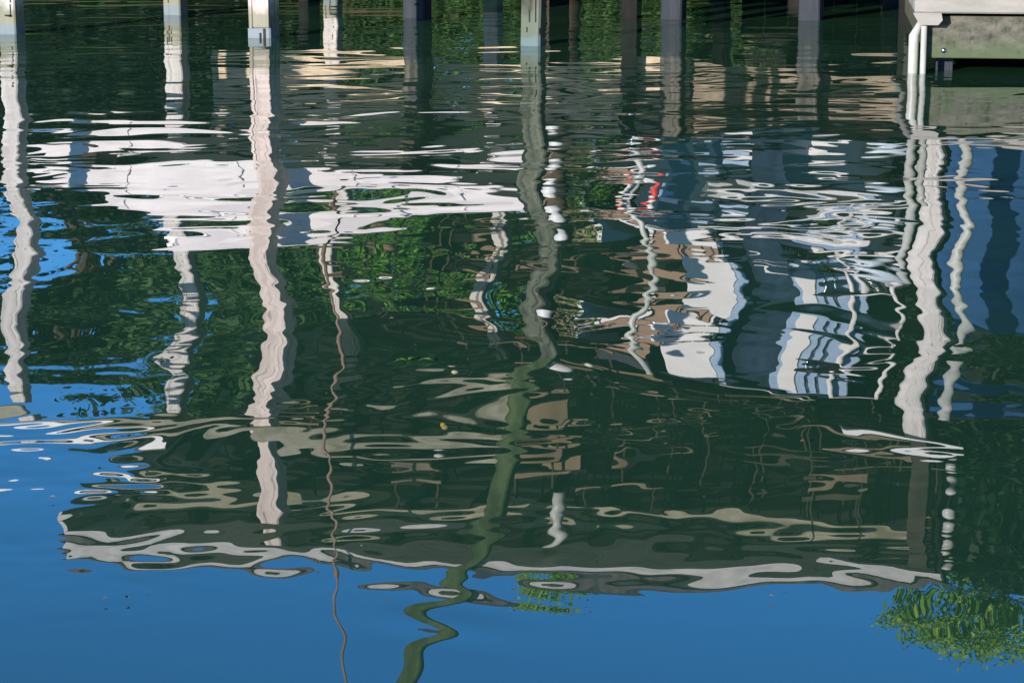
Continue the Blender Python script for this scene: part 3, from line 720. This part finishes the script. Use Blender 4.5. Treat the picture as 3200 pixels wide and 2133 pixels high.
    part('hull_light', 'white_paint', root, MB().box((-0.86, -0.04, 1.28), (0.17, 0.03, 0.10), bev=0.01))
    whip = MB().tube([(-0.36, 0.3, 3.13), (0.2, 0.25, 3.15), (0.5, 0.22, 3.2), (0.56, 0.2, 3.28), (0.3, 0.2, 3.33), (0.12, 0.2, 3.3), (0.2, 0.2, 3.27)], 0.012, 8)
    part('cable', 'white_paint', root, whip)
    # boat lift cradle
    lr = thing('boat_lift', 'dark timber cradle of the lift under the motor boat', 'lift', O + Vector((0, 0, 0)), R(-4))
    part('cradle_beam', 'joist', lr, MB().box((0, 1.0, 0.86), (2.7, 0.15, 0.10)))
    part('cradle_beam', 'joist', lr, MB().box((0, 3.6, 0.86), (2.7, 0.15, 0.10)))
    for sx in (-1.3, 1.3):
        for yy in (1.0, 3.6):
            part('lift_leg', 'tar', lr, MB().box((sx, yy, 0.0), (0.14, 0.14, 2.2)))
motor_boat()
def life_ring():
    root = thing('red_life_ring', 'red and white life ring hanging on the guide pole left of the boat', 'life ring', (1.10, 20.31, 1.10), 0)
    for k in range(8):
        a0, a1 = k * math.pi / 4, (k + 1) * math.pi / 4
        part('ring_segment', 'red' if k % 3 == 0 else 'white_paint', root, MB().tube([(0.14 * math.cos(a0 + (a1 - a0) * q / 4), 0, 0.14 * math.sin(a0 + (a1 - a0) * q / 4)) for q in range(5)], 0.032, 10))
life_ring()

def tarp():
    root = thing('blue_tarpaulin', 'blue tarpaulin hung between the posts at the right edge', 'tarpaulin', (3.80, 20.9, 0), R(-6))
    rows = []
    for j in range(9):
        z = 0.98 + 1.98 * j / 8
        rows.append([(0.075 * i, 0.05 * math.sin(i * 0.55 + 0.2 * j) + 0.03 * math.sin(j * 1.1 + i * 0.21), z) for i in range(27)] + [(0.075 * i, 0.012 + 0.05 * math.sin(i * 0.55 + 0.2 * j) + 0.03 * math.sin(j * 1.1 + i * 0.21), z) for i in range(26, -1, -1)])
    part('sheet', 'tarp', root, MB().loft(rows, smooth=True))
    part('rail', 'tar', root, MB().box((0.95, 0, 3.0), (2.3, 0.07, 0.09)))
    for x in (-0.1, 2.05): part('upright', 'tar', root, MB().box((x, 0.02, 1.0), (0.09, 0.09, 4.0)))
tarp()

# ------------------------------------------------------------------ small things
def lamp(label, x, y, z):
    root = thing('hanging_lamp', label, 'lamp', (x, y, z), 0, 'small lamps hanging under the boathouse ceiling')
    part('globe', 'white_paint', root, MB().ball((0, 0, 0), (0.055, 0.055, 0.05), 12))
    part('cap', 'yellow', root, MB().tube([(0, 0, 0.04), (0, 0, 0.085)], [0.036, 0.02], 12))
    part('cord', 'black', root, MB().tube([(0, 0, 0.11), (0, 0, 4.32 - z)], 0.006, 6))
lamp('left small white lamp with a yellow cap under the boathouse ceiling', -0.68, 22.0, 3.62)
lamp('small white lamp with a yellow cap hanging right of the olive piling', 0.75, 22.0, 3.30)
o = MB().tube([(0, 0, 0), (0, 0, 0.38), (-0.04, 0.05, 0.52), (-0.12, 0.12, 0.62)], 0.05, 14).build('downpipe', 'pvc')
o.location = (0.40, 20.05, 3.76); tag(o, 'short white downpipe under the roof edge beside the olive piling', 'pipe')
root = thing('bulkhead_light', 'white oval light box on the side of the olive piling', 'light', (0.39, 19.85, 2.92))
part('housing', 'white_paint', root, MB().ball((0, 0, 0.09), (0.11, 0.07, 0.085), 14))
part('mount', 'steel', root, MB().box((-0.12, 0, 0.09), (0.1, 0.05, 0.05)))
root = thing('float_string', 'string of small white floats hanging by the right dock post', 'floats', (3.62, 19.25, 3.35))
part('line', 'black', root, MB().tube([(0, 0, 0), (0, 0, 0.95)], 0.006, 6))
for k in range(8): part('float', 'pvc', root, MB().ball((0, 0, 0.06 + 0.115 * k), (0.05, 0.05, 0.035), 12))
# sprig of leaves afloat
root = thing('floating_sprig', 'small yellow green sprig of leaves afloat on the dark water', 'leaves', (-0.34, 7.72, 0.004), R(8))
for k, (x, y, l, a) in enumerate(((-0.045, 0, 0.05, 0.1), (0.03, 0.004, 0.06, -0.15), (0.0, 0.012, 0.04, 0.6))):
    q = MB().poly([(x + l * math.cos(a) * f + s * 0.012 * math.sin(math.pi * f) * -math.sin(a), y + l * math.sin(a) * f + s * 0.012 * math.sin(math.pi * f) * math.cos(a), 0.004 + 0.008 * math.sin(math.pi * f)) for f, s in ((0, 0), (0.3, -1), (0.6, -1), (1, 0), (0.6, 1), (0.3, 1))])
    part('leaf', 'leaf_bright', root, q)

mb = MB(); rr = random.Random(9)
for k in range(34):
    y = 5.2 + 11 * rr.random() ** 1.6; x = rr.uniform(-0.2, 0.2) * y; a = rr.uniform(0, 3.1); q = rr.uniform(0.004, 0.011)
    mb.poly([(x + q * math.cos(a), y + q * math.sin(a), 0.012), (x - q * 0.5 * math.sin(a), y + q * 0.5 * math.cos(a), 0.016), (x - q * math.cos(a), y - q * math.sin(a), 0.012), (x + q * 0.5 * math.sin(a), y - q * 0.5 * math.cos(a), 0.014)])
o = mb.build('floating_specks', 'bamboo'); tag(o, 'tiny specks of plant debris scattered over the water', 'debris', kind='stuff')
